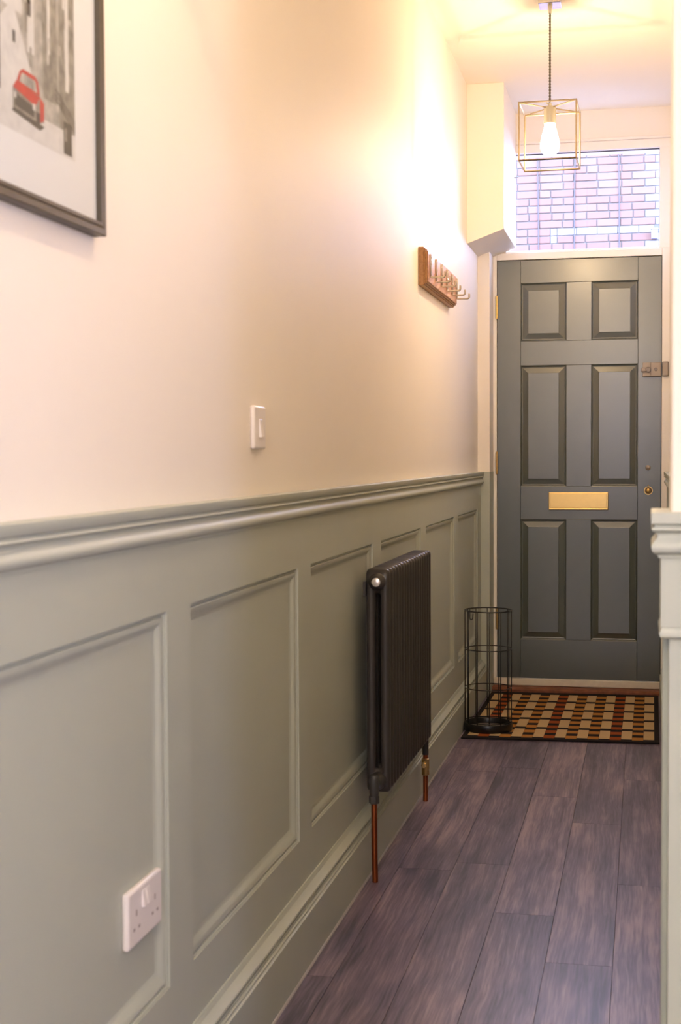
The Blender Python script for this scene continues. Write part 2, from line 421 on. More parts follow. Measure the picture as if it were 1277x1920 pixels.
# ------------------------------------------------------------------ wainscot on the left wall (all pieces belong to wall_left)
openings = [(-2.45, -1.22), (-1.10, -0.34), (-0.22, 0.51), (0.625, 1.265), (1.385, 2.146), (2.267, 3.025), (3.146, 3.906), (4.034, 4.783), (4.898, 5.662), (5.780, 6.473)]
YP = 6.620
box('top_rail', 'sage_paint', wall_left, WL, BD, YB, YP, PT, RT-.03)
box('bottom_rail', 'sage_paint', wall_left, WL, BD, YB, YP, 0, PB)
edges = [YB] + [e for o in openings for e in o] + [YP]
for i in range(0, len(edges), 2):
    box('stile', 'sage_paint', wall_left, WL, BD, edges[i], edges[i+1], PB, PT)
def moulding(name, parent, y0, y1, z0, z1):
    # inner panel moulding: (distance inwards from the opening's edge, height above the panel face)
    prof = [(0, 0), (0, .0105), (.0020, .0118), (.0042, .0108), (.0050, .0066), (.0072, .0062), (.0084, .0098), (.0105, .0105), (.0150, .0092), (.0200, .0066), (.0250, .0036), (.0300, .0014), (.0340, 0)]
    k = len(prof); vs = []; fs = []
    for (cy, cz, sy, sz) in ((y0, z0, 1, 1), (y1, z0, -1, 1), (y1, z1, -1, -1), (y0, z1, 1, -1)):
        vs += [(PN + h, cy + sy*d, cz + sz*d) for d, h in prof]
    for i in range(4):
        a = i*k; c = ((i+1) % 4)*k
        for j in range(k-1): fs.append((a+j, a+j+1, c+j+1, c+j))
    return MB().add(vs, fs).build(name, 'sage_paint', parent, smooth=32)
for (y0, y1) in openings:
    pnl = box('panel', 'sage_paint', wall_left, WL, PN, y0, y1, PB, PT)
    moulding('panel_moulding', pnl, y0, y1, PB, PT)
RAIL = [(-.0145, 0), (.0110, 0), (.0130, -.0015), (.0130, -.0150), (.0115, -.0165), (.0080, -.0175), (.0085, -.0195), (.0112, -.0205), (.0122, -.0235), (.0105, -.0265), (.0055, -.0280), (.0045, -.0320), (.0055, -.0355),
        (.0085, -.0390), (.0115, -.0425), (.0128, -.0470), (.0118, -.0520), (.0085, -.0560), (.0040, -.0580), (.0035, -.0620), (-.0145, -.0620)]
def rail_prof(d=0.0, zt=RT): return [(o + d, zt + z) for o, z in RAIL]
# path runs towards +Y with the room on its right-hand side
MB().sweep(rail_prof(), [(BD, YB), (BD, YP)]).build('dado_rail', 'sage_paint', wall_left, smooth=45)
SKP = [(0, .166), (.0030, .166), (.0045, .1615), (.0062, .1590), (.0066, .1570), (.0105, .1530), (.0160, .1480), (.0205, .1450), (.0215, .1415), (.0170, .1395), (.0125, .1365), (.0120, .1345), (.0200, .1335), (.0205, .1310), (.0170, .1295), (.0168, .1280), (.0240, .1270), (.0245, .1245), (.0225, .1230), (.0225, .1215), (.0280, .1200), (.0280, 0), (0, 0)]
bl = struct(MB().sweep(SKP, [(BD, YB), (BD, YP)]).build('baseboard_left', 'sage_paint', smooth=28), 'tall moulded sage skirting along the left wall')
MB().sweep([(.0275, 0), (.0320, 0), (.0300, .0030), (.0275, .0045)], [(BD, YB), (BD, 5.5)]).build('sealant_bead', 'sealant', bl)

# ------------------------------------------------------------------ wainscot of the near right wall end and of the right wall
# the path goes towards -X along the front, turns the corner and runs back along the end face; room on its ... side
def nib_sweep(name, prof, cx, cy, m='sage_paint', **k):
    return MB().sweep([(-o, z) for o, z in prof], [(1.295, cy), (cx, cy), (cx, 2.112)]).build(name, m, wall_nib, **k)
nib_sweep('dado_rail', rail_prof(), 0.0235, 1.965, smooth=45)
nib_sweep('top_rail', [(-.013, .887), (0, .887), (0, .990), (-.013, .990)], 0.0235, 1.965)
nib_sweep('panel_moulding', [(-.008, .872), (0.0, .872), (.0035, .8735), (.0045, .878), (.0025, .8845), (.001, .887), (-.008, .887)], 0.0262, 1.968, smooth=40)
nib_sweep('panel', [(-.001, .30), (.0015, .30), (.0015, .880), (-.001, .880)], 0.0365, 1.977)
box('stile', 'sage_paint', wall_nib, 0.0272, 0.0365, 2.055, 2.112, .26, .873, bevel=.002)
nib_sweep('bottom_rail', [(-.013, 0), (.001, 0), (.001, .272), (-.002, .2745), (-.003, .282), (-.006, .290), (-.010, .300), (-.013, .304)], 0.0235, 1.965, smooth=40)
# right wall behind it
rb = 0.103
MB().sweep([(-o, z) for o, z in rail_prof()], [(rb, 6.60), (rb, 2.13)][::-1]).build('dado_rail', 'sage_paint', wall_right, smooth=45)
box('cladding', 'sage_paint', wall_right, rb, 0.130, 2.12, 6.60, 0, RT-.001)
struct(MB().sweep([(-o, z) for o, z in SKP], [(rb, 2.13), (rb, 6.60)]).build('baseboard_right', 'sage_paint', smooth=45), 'moulded sage skirting along the right wall')

# ------------------------------------------------------------------ front door frame, fanlight, door
tr_stops = None
tr = struct(MB().box(ox0, -0.6835, YD-.004, YD+.11, .03, oz1).build('trim_1', 'trim_white', bevel=.0015), 'cream painted frame of the front door')
box('jamb', 'trim_white', tr, 0.0815, ox1+.004, YD-.004, YD+.11, .03, 2.0745, bevel=.0015)
box('transom', 'trim_white', tr, -0.6835, 0.0815, YD-.004, YD+.11, 2.0405, 2.0745, bevel=.003)
box('head', 'trim_white', tr, -0.6835, ox1+.004, YD-.004, YD+.11, 2.5375, oz1, bevel=.0015)
MB().box(-0.594, 0.128, YD-.012, YD+.006, 2.578, 2.592).build('head_moulding', 'wall_paint', tr, bevel=.004)
box('threshold', 'threshold_paint', tr, -0.6985, 0.0975, YD-.016, YD+.11, .022, .0555, bevel=.003)
MB().box(-0.70, -0.668, YD+.046, YD+.075, .05, 2.045).box(0.066, 0.10, YD+.046, YD+.075, .05, 2.045).box(-0.668, 0.066, YD+.046, YD+.075, 2.024, 2.045).build('door_stop', 'door_paint', tr)
win = struct(MB().box(0.068, ox1+.004, YD-.004, YD+.07, 2.0745, 2.5375).build('window_1', 'trim_white', bevel=.0015), 'clear fanlight above the front door looking onto brickwork')
box('frame_bar', 'trim_white', win, -0.6835, -0.640, YD-.004, YD+.07, 2.0745, 2.5375, bevel=.0015)
box('pane', 'clear_glass', win, -0.642, 0.070, YD+.030, YD+.034, 2.073, 2.539)
MB().box(0.0665, 0.0695, YD+.022, YD+.030, 2.0745, 2.5375).box(-0.64, 0.0665, YD+.022, YD+.030, 2.5335, 2.5375).build('gasket', 'gasket', win)
box('sill_bead', 'trim_white', win, -0.64, 0.068, YD+.006, YD+.026, 2.0745, 2.084, bevel=.003)
# small catch on the reveal
mb = MB().tube([(-0.598, 6.70, 2.409), (-0.575, 6.715, 2.411)], .0025, 8)
mb.lathe([(0, 0), (.006, 0), (.006, .003), (0, .003)], (-0.5945, 6.70, 2.409), 'X', 12)
mb.tube([(-0.588, 6.70, 2.400), (-0.588, 6.70, 2.420)], .002, 6)
mb.build('catch', 'bracket_steel', wall_boxing)

dx0, dx1, dz0, dz1 = -0.6815, 0.0790, 0.057, 2.0375
dt = 0.044
door = struct(box('door_1', 'door_paint', None, dx0, dx1, YD+.016, YD+dt, dz0, dz1), 'dark blue-grey six-panel front door')
px = [(-0.572, -0.357), (-0.2415, -0.027)]
pz = [(0.2415, 0.814), (0.9705, 1.5425), (1.657, 1.930)]
def dbox(name, x0, x1, z0, z1): return box(name, 'door_paint', door, x0, x1, YD, YD+.018, z0, z1, bevel=.0012)
dbox('stile', dx0, px[0][0], dz0, dz1); dbox('stile', px[1][1], dx1, dz0, dz1)
zr_ = [dz0, pz[0][0], pz[0][1], pz[1][0], pz[1][1], pz[2][0], pz[2][1], dz1]
for i in range(0, 8, 2): dbox('rail', px[0][0]+.0004, px[1][1]-.0004, zr_[i], zr_[i+1])
for (z0, z1) in pz: dbox('muntin', px[0][1], px[1][0], z0+.0004, z1-.0004)
def raised_panel(x0, x1, z0, z1):
    # (inset, depth behind the door face)
    prof = [(0, .0003), (.0030, .0015), (.0055, .0045), (.0070, .0085), (.0078, .0085), (.0100, .0090), (.0110, .0092), (.0345, .0044), (.0349, .0012), (.0365, .0006)]
    vs = []; fs = []; k = 4
    for d, h in prof:
        vs += [(x0+d, YD+h, z0+d), (x1-d, YD+h, z0+d), (x1-d, YD+h, z1-d), (x0+d, YD+h, z1-d)]
    for i in range(len(prof)-1):
        for j in range(4):
            a = i*4 + j; b = i*4 + (j+1) % 4
            fs.append((a, b, b+4, a+4))
    l = (len(prof)-1)*4; fs.append((l, l+1, l+2, l+3))
    return MB().add(vs, fs).build('panel', 'door_paint', door)
for (z0, z1) in pz:
    for (x0, x1) in px: raised_panel(x0, x1, z0, z1)
# letter plate
lx0, lx1, lz0, lz1 = -0.439, -0.161, 0.859, 0.943
lp = box('letter_plate', 'brass', door, lx0, lx1, YD-.005, YD, lz0, lz1, bevel=.0025)
box('flap', 'brass', lp, lx0+.008, lx1-.008, YD-.0075, YD-.005, lz0+.010, lz1-.006, bevel=.0015)
box('lip', 'brass', lp, lx0+.002, lx1-.002, YD-.010, YD-.004, lz0+.001, lz0+.009, bevel=.002)
# night latch with its keep
nl = box('night_latch', 'satin_nickel', door, -0.006, 0.0785, YD-.022, YD, 1.480, 1.546, bevel=.003)
box('latch_cover', 'satin_nickel', nl, -0.006, 0.031, YD-.026, YD-.022, 1.481, 1.545, bevel=.0015)
box('latch_lever', 'satin_nickel', nl, -0.012, 0.022, YD-.040, YD-.026, 1.502, 1.521, bevel=.003)
MB().lathe([(0, -.044), (.011, -.044), (.0125, -.041), (.0125, -.026)], (0.020, YD, 1.512), 'Y', 20).build('turn_knob', 'dark_metal_knob', nl, smooth=40)
MB().lathe([(0, -.0245), (.007, -.0245), (.008, -.0225), (.008, -.021)], (0.054, YD, 1.513), 'Y', 20).build('snib', 'dark_metal_knob', nl, smooth=40)
box('latch_keep', 'satin_nickel', tr, 0.0835, 0.112, YD-.026, YD-.003, 1.482, 1.549, bevel=.004)
# deadlock disc and brass drop pull
MB().lathe([(0, -.004), (.010, -.004), (.0125, -.002), (.0125, 0)], (0.0205, YD, 1.058), 'Y', 20).build('lock_disc', 'satin_nickel', door, smooth=40)
dp = MB().lathe([(.0135, -.002), (.0165, -.006), (.0195, -.006), (.0205, -.003), (.0205, 0), (.0135, 0), (.0135, -.002)], (0.0225, YD, 0.951), 'Y', 28).build('keyhole_ring', 'brass', door, smooth=50)
mb = MB().lathe([(0, -.012), (.006, -.0115), (.010, -.009), (.0125, -.004), (.0125, 0)], (0.0225, YD, 0.951), 'Y', 24)
mb.build('boss', 'brass', dp, smooth=True)
MB().tube([(0.0225, YD-.004, 0.969), (0.0225, YD-.006, 0.978)], [.0035, .0025], 10).build('stud', 'brass', dp, smooth=50)
# hinges
for zc, hh in ((1.819, .053), (1.0825, .051), (0.3375, .047)):
    hg = MB().tube([(-0.6835, YD-.007, zc-hh), (-0.6835, YD-.007, zc+hh)], .0062, 12).build('hinge', 'brass' if zc > 1.5 else 'aged_brass', door, smooth=50)
    for kz in (-.6, -.2, .2, .6):
        MB().lathe([(.0058, -.0008), (.0067, -.0008), (.0067, .0008), (.0058, .0008)], (-0.6835, YD-.007, zc + hh*kz), 'Z', 12).build('knuckle_joint', 'aged_brass', hg)
    for e in (-1, 1):
        MB().lathe([(0, .004), (.003, .0032), (.0045, 0), (.0045, -.001)] if e > 0 else [(.0045, .001), (.0045, 0), (.003, -.0032), (0, -.004)], (-0.6835, YD-.007, zc + e*hh), 'Z', 12).build('finial', 'brass', hg, smooth=50)
# terracotta step under the threshold
rs = random.Random(11)
step = MB(); n = 24; top = []; 
vs = []; fs = []
for i in range(n+1):
    t = i/n; xx = -0.7005 + t*(0.1175+0.7005)
    yy = YD - .075 + rs.uniform(-.004, .004); zz = .0215 + rs.uniform(-.002, .0005)
    vs += [(xx, yy-.004, 0.0), (xx, yy-.004, zz*.55), (xx, yy+.006, zz), (xx, YD+.11, zz), (xx, YD+.11, 0)]
for i in range(n):
    a = i*5; b = a+5
    for j in range(5): fs.append((a+j, a+(j+1) % 5, b+(j+1) % 5, b+j))
fs += [(0,1,2,3,4), tuple(n*5 + j for j in (4,3,2,1,0))]
struct(step.add(vs, fs).build('trim_2', 'terracotta'), 'worn terracotta step below the front door threshold')

# ------------------------------------------------------------------ outside: brick house opposite
YO = 14.30
house = thing('brick_house', (0, YO, 0), 'pink-red brick house across the street seen through the fanlight', 'building')
MB().box(-7, 0.142, YO, YO+.3, 0, 2.83).box(-7, -1.90, YO, YO+.3, 2.83, 4.63).box(-7, .142, YO, YO+.3, 4.63, 6.0).build('lower_wall', 'far_brickwork', house)
box('mortar_bed', 'mortar', house, -1.90, 0.142, YO+.010, YO+.3, 2.83, 4.63)
bricks = {}
def brick_obj(L, x0, z0, m, name='brick', h=.065):
    key = (round(L, 4), m, h)
    if key not in bricks:
        o = MB().box(x0, x0+L, YO, YO+.012, z0, z0+h).build(name, m, house, bevel=.004, origin=(x0, YO+.012, z0), segs=1)
        bricks[key] = o
    else:
        o = link_copy(bricks[key], (x0, .012, z0), house); o.name = name
    return o
rbk = random.Random(5)
z = 2.835; row = 0
ZL = 3.285
while z < 4.62:
    is_l = abs(z - ZL) < .037; is_u = abs(z - (ZL - .075)) < .037
    xe = 0.136
    white = (row % 2 == 0)
    if not is_l:
        if white: brick_obj(.126, xe-.126, z, 'white_stone', 'quoin')
        else: brick_obj(.026, xe-.026, z, 'white_stone', 'quoin')
    if is_l:
        x = -0.84
        for L in (.19, .20, .20, .20, .15):
            brick_obj(L-.010, x, z, 'white_stone', 'lintel_block'); x += L
        brick_obj(.056, -0.905, z, 'white_stone', 'lintel_end')
        right = -0.915
    elif is_u:
        brick_obj(.056, -0.905, z, 'white_stone', 'lintel_end'); right = xe - (.136 if white else .036)
    else:
        right = xe - (.136 if white else .036)
    x = right
    k = row
    if row % 3 == 1: seq = [.215, .215, .1025]
    elif row % 3 == 2: seq = [.1025, .215, .215, .215]
    else: seq = [.215, .215, .215, .1025]
    i = 0
    while x > -1.88:
        L = seq[(i + row) % len(seq)]
        x0 = x - L
        if is_u and x0 < -0.845 and x > -0.915:
            x0 = max(x0, -0.839)
            if x - x0 > .03: brick_obj(x - x0, x0, z, 'brick_red')
            x = -0.915; continue
        if x0 < -1.90: break
        brick_obj(L, x0, z, 'brick_red'); x = x0 - .010; i += 1
    z += .075; row += 1
for nm, xc in (('left', -1.031), ('middle', -0.671), ('right', -0.248)):
    pts = []
    for i in range(25):
        t = i/24; pts.append((xc + .006*math.sin(t*9 + xc*7), YO-.006, 2.2 + t*3.2))
    c = MB().tube(pts, .0055, 6).build('wall_cable', 'cable_dark', origin=(xc, YO-.006, 2.2), smooth=True)
    tag(c, {'left': 'dark cable down the brick wall outside, leftmost of three in the fanlight', 'middle': 'dark cable down the brick wall outside, middle of three in the fanlight', 'right': 'dark cable down the brick wall outside, rightmost of three in the fanlight'}[nm], 'cable', 'cables on the brick wall outside')
ab = thing('alarm_box', (0.10, YO, 3.20), 'small grey box on the brick wall outside, at the right edge of the fanlight', 'alarm box')
MB().box(0.066, 0.128, YO-.05, YO, 3.215, 3.305).build('housing', 'alarm_grey', ab, bevel=.006)
MB().box(0.062, 0.132, YO-.055, YO, 3.305, 3.316).build('hood', 'alarm_grey', ab, bevel=.003)
struct(MB().box(-12, 12, YD+.2, YO+12, -.25, -.15).build('ground', 'asphalt'), 'street outside the front door')
# front of our own house, outside
struct(MB().box(-6, WL-.15, YD+.05, YD+.2, -.2, 6.4).box(0.28, 6, YD+.05, YD+.2, -.2, 6.4).box(WL-.15, .28, YD+.05, YD+.2, CE, 6.4).build('wall_front', 'far_brickwork'), 'brick front of the house itself, outside')

# ------------------------------------------------------------------ pendant lamps
def pendant(x, y, label, watts):
    t = thing('pendant_lamp', (x, y, CE), label, 'lamp', 'cube pendant lamps of the hall')
    g = Vector((x, y, 0))
    # ceiling rose: square plate
    rose = MB().box(x-.040, x+.040, y-.040, y+.040, CE-.022, CE).build('ceiling_rose', 'rose_metal', t, bevel=.002)
    MB().lathe([(.0085, 0), (.0085, -.008), (.006, -.012), (.0055, -.026), (0, -.026)], (x, y, CE-.022), 'Z', 16).build('cord_grip', 'holder_metal', rose, smooth=40)
    # twisted flex
    zt, zb_ = CE-.045, 2.368
    mb = MB()
    for ph in (0, math.pi):
        pts = []
        for i in range(91):
            a = i/90; th = ph + a*2*math.pi*15
            pts.append((x + .0021*math.cos(th), y + .0021*math.sin(th), zt + (zb_-zt)*a))
        mb.tube(pts, .0021, 6)
    mb.build('flex', 'cord_fabric', t, smooth=True)
    # lamp holder
    hold = MB().lathe([(0, .012), (.0055, .012), (.0065, .004), (.010, 0), (.0205, -.002), (.0215, -.004), (.0215, -.060), (.0205, -.062), (.018, -.062)], (x, y, 2.353), 'Z', 28).build('lamp_holder', 'holder_metal', t, smooth=35)
    MB().tube([(x-.006, y-.006, 2.362), (x-.011, y-.011, 2.362)], .003, 8).build('grub_screw', 'holder_metal', hold)
    # bulb: long pear
    pr = [(0, 2.177), (.008, 2.1778), (.016, 2.181), (.0235, 2.187), (.0295, 2.195), (.0335, 2.205), (.0345, 2.215), (.0335, 2.227), (.0305, 2.242), (.0265, 2.258), (.0225, 2.272), (.0195, 2.283), (.018, 2.293)]
    bulb = MB().lathe([(r, zz) for r, zz in pr], (x, y, 0), 'Z', 28).build('bulb', 'glowing_glass', t, smooth=True)
    MB().lathe([(0, -.016), (.003, -.014), (.0045, -.006), (.0045, .012), (.006, .016), (0, .016)], (x, y, 2.268), 'Z', 10).build('filament', 'filament_glow', bulb, smooth=True)
    ld = bpy.data.lights.new('bulb_light', 'POINT'); ld.energy = watts; ld.color = BULB_COL; ld.shadow_soft_size = 0.010
    lo = bpy.data.objects.new('bulb_light', ld); COL.objects.link(lo); lo.parent = t; lo.location = (0, 0, 2.214 - CE)
    # cube cage
    s = .099; z0, z1 = 2.148, 2.348; r = .0026
    ca = math.radians(-1.2); C_ = lambda a, b: (x + a*math.cos(ca) - b*math.sin(ca), y + a*math.sin(ca) + b*math.cos(ca))
    cor = [C_(-s, -s), C_(s, -s), C_(s, s), C_(-s, s)]
    for zz in (z0, z1):
        for i in range(4):
            a, b = cor[i], cor[(i+1) % 4]
            MB().tube([(*a, zz), (*b, zz)], r*1.15, 4).build('cage_bar', 'cage_metal', t)
    for a in cor:
        MB().tube([(*a, z0-r), (*a, z1+r)], r*1.15, 4).build('cage_bar', 'cage_metal', t)
        MB().tube([(*a, z1), (x + (a[0]-x)*.15, y + (a[1]-y)*.15, 2.3475)], r*.9, 6).build('cage_arm', 'cage_metal', t)
    return t
pendant(-0.329, 5.135, 'lit pendant lamp with bare bulb in a wire cube, hanging before the front door', BULB)
pendant(-0.320, 1.88, 'lit pendant lamp with bare bulb in a wire cube, above the picture', BULB_NEAR)
dl = thing('drum_fill', (-0.22, -1.75, CE), 'unseen fill light shaped as a wide drum lamp, added behind the viewpoint', 'lamp')  # added out of view as warm fill, built like a drum lamp
MB().lathe([(0, 0), (.05, 0), (.05, -.02), (0, -.022)], (-0.22, -1.75, CE), 'Z', 24).build('ceiling_rose', 'white_plastic', dl, smooth=40)
MB().tube([(-0.22, -1.75, CE-.02), (-0.22, -1.75, 2.50)], .003, 8).build('flex', 'cord_fabric', dl)
MB().lathe([(.02, .24), (.26, .24), (.26, 0), (.24, .012), (0, .012)], (-0.22, -1.75, 2.26), 'Z', 40).build('fill_shade', 'fill_shade_glow', dl, smooth=40)
ld = bpy.data.lights.new('drum_fill_light', 'POINT'); ld.energy = FILL; ld.color = (1.0, 0.85, 0.65); ld.shadow_soft_size = 0.20
lo = bpy.data.objects.new('drum_fill_light', ld); COL.objects.link(lo); lo.parent = dl; lo.location = (0, 0, 2.38 - CE)

# ------------------------------------------------------------------ picture
fy0, fy1, fz0, fz1 = 1.250, 1.894, 1.4285, 2.260
pic = thing('framed_picture', (WL, (fy0+fy1)/2, fz0), 'dark-framed street print with a red car and cream mount, hung on the left wall', 'picture')
fw = .0175; xf = -0.736; xg = -0.743
def bar(name, a, b):    # mitred frame bar, profile across its width
    pass
prof = [(0, WL+.0005), (0, xf-.001), (.001, xf), (.0085, xf), (.0100, xf-.0012), (.0110, xf-.0012), (.0125, xf), (.0165, xf), (fw, xf-.001), (fw, WL+.0005)]
corn = [(fy0, fz0, 1, 1), (fy1, fz0, -1, 1), (fy1, fz1, -1, -1), (fy0, fz1, 1, -1)]
for i in range(4):
    mb = MB(); k = len(prof); vs = []
    for (cy, cz, sy, sz) in (corn[i], corn[(i+1) % 4]):
        vs += [(xx, cy + sy*d, cz + sz*d) for d, xx in prof]
    fs = [(j, (j+1) % k, k + (j+1) % k, k + j) for j in range(k)] + [tuple(reversed(range(k))), tuple(range(k, 2*k))]
    mb.add(vs, fs).build('frame_bar', 'frame_wood', pic)
box('mount', 'mount_card', pic, xg-.004, xg-.0012, fy0+.012, fy1-.012, fz0+.012, fz1-.012)
py0, py1, pz0, pz1 = 1.342, 1.803, 1.5145, 2.174
mb = MB()
P0 = xg - .0010
def quad(pts, mi, lvl=0): mb.add([(P0 + lvl*.00004, a, b) for a, b in pts], [(0, 1, 2, 3) if len(pts) == 4 else tuple(range(len(pts)))], mi)
def rect(a0, a1, b0, b1, mi, lvl=0): quad([(a0, b0), (a1, b0), (a1, b1), (a0, b1)], mi, lvl)
rect(py0, py1, pz0, pz1, 0)                                   # paper, grey street
rect(py0, py1, pz0, 1.548, 1, 1)                              # pale road
quad([(1.46, 1.548), (1.60, 1.66), (1.62, 1.66), (1.70, 1.548)], 1, 1)
rect(1.700, 1.745, 1.575, pz1, 2, 1); rect(1.752, py1, 1.548, pz1, 2, 1)   # house fronts on the right
rect(1.655, 1.675, 1.62, pz1, 1, 2); rect(1.715, 1.724, 1.62, 2.0, 1, 2); rect(1.772, 1.784, 1.60, 1.95, 1, 2)
rect(py0, 1.560, 1.560, pz1, 2, 1); rect(1.40, 1.43, 1.6, 2.1, 1, 2); rect(1.50, 1.52, 1.58, 2.0, 3, 2)
rect(1.566, 1.578, 1.556, 1.66, 3, 2)
rect(1.585, 1.640, 1.66, 1.72, 1, 2)
rr = random.Random(4)
for i in range(150):
    a = rr.uniform(1.345, 1.790); b = rr.uniform(1.60, 2.15)
    wd, hg = rr.uniform(.003, .011), rr.uniform(.006, .040)
    rect(a, min(a+wd, py1), b, min(b+hg, pz1), rr.choice([0, 1, 2, 2, 3]), 3 + (i % 3))
rect(1.764, 1.792, 1.518, 1.560, 3, 6)                        # dark doorway, bottom right corner
rect(1.768, 1.775, 1.535, 1.552, 2, 7)
for dz in (0, .006, .012):
    quad([(1.738, 1.594-dz), (1.741, 1.596-dz), (1.803, 1.566-dz), (1.803, 1.5635-dz)], 3, 7)
# the red car, three-quarter front view: dark body, red bonnet, wing and roof line
quad([(1.608, 1.538), (1.690, 1.531), (1.704, 1.538), (1.614, 1.545)], 3, 7)
quad([(1.611, 1.543), (1.686, 1.539), (1.702, 1.543), (1.702, 1.566), (1.690, 1.574), (1.620, 1.575), (1.611, 1.566)], 2, 8)
quad([(1.611, 1.567), (1.622, 1.577), (1.690, 1.572), (1.676, 1.558)], 4, 9)                          # bonnet
quad([(1.690, 1.541), (1.702, 1.545), (1.703, 1.567), (1.690, 1.573)], 4, 9)                          # wing
quad([(1.622, 1.576), (1.690, 1.573), (1.685, 1.590), (1.677, 1.5945), (1.640, 1.595), (1.631, 1.590)], 4, 8)
quad([(1.629, 1.5775), (1.682, 1.5755), (1.677, 1.589), (1.637, 1.590)], 0, 9)                        # windscreen
quad([(1.616, 1.546), (1.672, 1.543), (1.672, 1.556), (1.616, 1.561)], 3, 9)                          # grille
rect(1.614, 1.620, 1.555, 1.562, 1, 10); rect(1.668, 1.676, 1.552, 1.560, 1, 10)
rect(1.678, 1.690, 1.536, 1.552, 3, 10)
mb.build('print', ['print_paper', 'print_pale', 'print_mid', 'print_dark', 'print_red'], pic)
box('glazing', 'clear_glass', pic, xg-.0002, xg+.0008, fy0+.013, fy1-.013, fz0+.013, fz1-.013)

# ------------------------------------------------------------------ light switch and double socket
sw = thing('light_switch', (WL, 2.737, 1.134), 'white single light switch on the cream wall', 'light switch')
def plate(parent, y0, y1, z0, z1, x0, x1, bev):
    return MB().box(x0, x1, y0, y1, z0, z1).build('plate', 'white_plastic', parent, bevel=bev, segs=4, smooth=50)
plate(sw, 2.694, 2.780, 1.1345, 1.2205, WL, WL+.0105, .0060)
MB().hexa([(WL+.0095, 2.727, 1.158), (WL+.0165, 2.727, 1.158), (WL+.0165, 2.747, 1.158), (WL+.0095, 2.747, 1.158)], [(WL+.0095, 2.727, 1.194), (WL+.0115, 2.727, 1.194), (WL+.0115, 2.747, 1.194), (WL+.0095, 2.747, 1.194)]).build('rocker', 'white_plastic', sw, bevel=.0012)
for yy in (2.707, 2.767):
    MB().lathe([(.0035, .0085), (.0035, .0108), (0, .0112)], (WL, yy, 1.1775), 'X', 12).build('screw_cap', 'white_plastic', sw)
so = thing('double_socket', (PN, 2.045, .386), 'white double power socket low on the sage wainscot', 'socket')
plate(so, 1.968, 2.118, .386, .473, PN, PN+.012, .005)
for yc in (2.034, 2.052):
    MB().hexa([(PN+.011, yc-.0075, .437), (PN+.0165, yc-.0075, .437), (PN+.0165, yc+.0075, .437), (PN+.011, yc+.0075, .437)], [(PN+.011, yc-.0075, .462), (PN+.0125, yc-.0075, .462), (PN+.0125, yc+.0075, .462), (PN+.011, yc+.0075, .462)]).build('rocker', 'white_plastic', so, bevel=.001)
for yc in (2.002, 2.084):
    for (dy, dz, hy, hz) in ((0, .013, .0022, .0045), (-.011, -.010, .0036, .0022), (.011, -.010, .0036, .0022)):
        MB().box(PN+.0118, PN+.0124, yc+dy-hy, yc+dy+hy, .423+dz-hz, .423+dz+hz).build('pin_slot', 'dark_slot', so)
ch = thing('door_chime', (0.130, 6.30, 1.13), 'small white box on the right wall just before the front door', 'door chime')
MB().box(0.108, 0.130, 6.27, 6.33, 1.130, 1.205).build('housing', 'white_plastic', ch, bevel=.006, segs=3)
MB().lathe([(0, -.0035), (.008, -.003), (.008, 0)], (0.108, 6.30, 1.168), 'X', 16).build('button', 'white_plastic', ch)

# ------------------------------------------------------------------ coat rack
ry0, ry1, rz0, rz1 = 4.838, 5.618, 1.702, 1.832
rk = thing('coat_rack', (WL, (ry0+ry1)/2, rz0), 'wooden wall coat rack with six steel hooks left of the front door', 'coat rack')
def board(x0, x1, inset, m, bev, name):
    return box(name, m, rk, x0, x1, ry0+inset, ry1-inset, rz0+inset, rz1-inset, bevel=bev)
board(WL, WL+.019, 0, 'rack_wood', .0015, 'back_board')
board(WL+.019, WL+.024, .004, 'rack_wood', .0012, 'moulded_step')
board(WL+.024, WL+.029, .008, 'rack_wood', .0012, 'moulded_step')
board(WL+.029, WL+.0335, .0125, 'rack_face_wood', .0012, 'face_board')
XF = WL + .0335
hook0 = None
for yy in (4.884, 5.022, 5.161, 5.303, 5.447, 5.580):
    # flat steel strip bent to a hook, 16 mm wide: path in (x, z)
    w_ = .0052; th = .0060
    path = [(XF+th/2, 1.812), (XF+th/2, 1.738)]
    for i in range(1, 6):
        a = math.pi + i/5*math.pi/2; path.append((XF+th/2+.006 + .006*math.cos(a), 1.738 + .006*math.sin(a)))
    path.append((XF+.044, 1.732))
    for i in range(1, 6):
        a = -math.pi/2 + i/5*math.pi/2; path.append((XF+.044 + .008*math.cos(a), 1.740 + .008*math.sin(a)))
    path.append((XF+.052, 1.752))
    if hook0 is None:
        vs = []; fs = []; n = len(path)
        for i in range(n):
            p0 = Vector(path[max(i-1, 0)]); p1 = Vector(path[min(i+1, n-1)]); d = (p1-p0).normalized(); nn = Vector((d.y, -d.x))*th/2
            for sx, sy in ((1, -1), (1, 1), (-1, 1), (-1, -1)):
                vs.append((path[i][0] + nn.x*sx, yy + sy*w_*(1.0 if i < 2 else .8), path[i][1] + nn.y*sx))
        for i in range(n-1):
            for j in range(4): fs.append((i*4+j, i*4+(j+1) % 4, i*4+4+(j+1) % 4, i*4+4+j))
        fs += [(0,3,2,1), tuple((n-1)*4 + j for j in range(4))]
        hook0 = MB().add(vs, fs).build('hook', 'hook_steel', rk, bevel=.0012, smooth=40, origin=(XF, yy, 1.732))
        scr0 = [MB().lathe([(0, .0022), (.0022, .0018), (.0032, .0)], (XF+th, yy, zz), 'X', 12).build('screw', 'chrome', hook0, smooth=40) for zz in (1.800, 1.776)]
    else:
        h = link_copy(hook0, (XF - WL, yy - (ry0+ry1)/2, 1.732 - rz0), rk); h.name = 'hook'
        for s_ in scr0: link_copy(s_, s_.location, h)

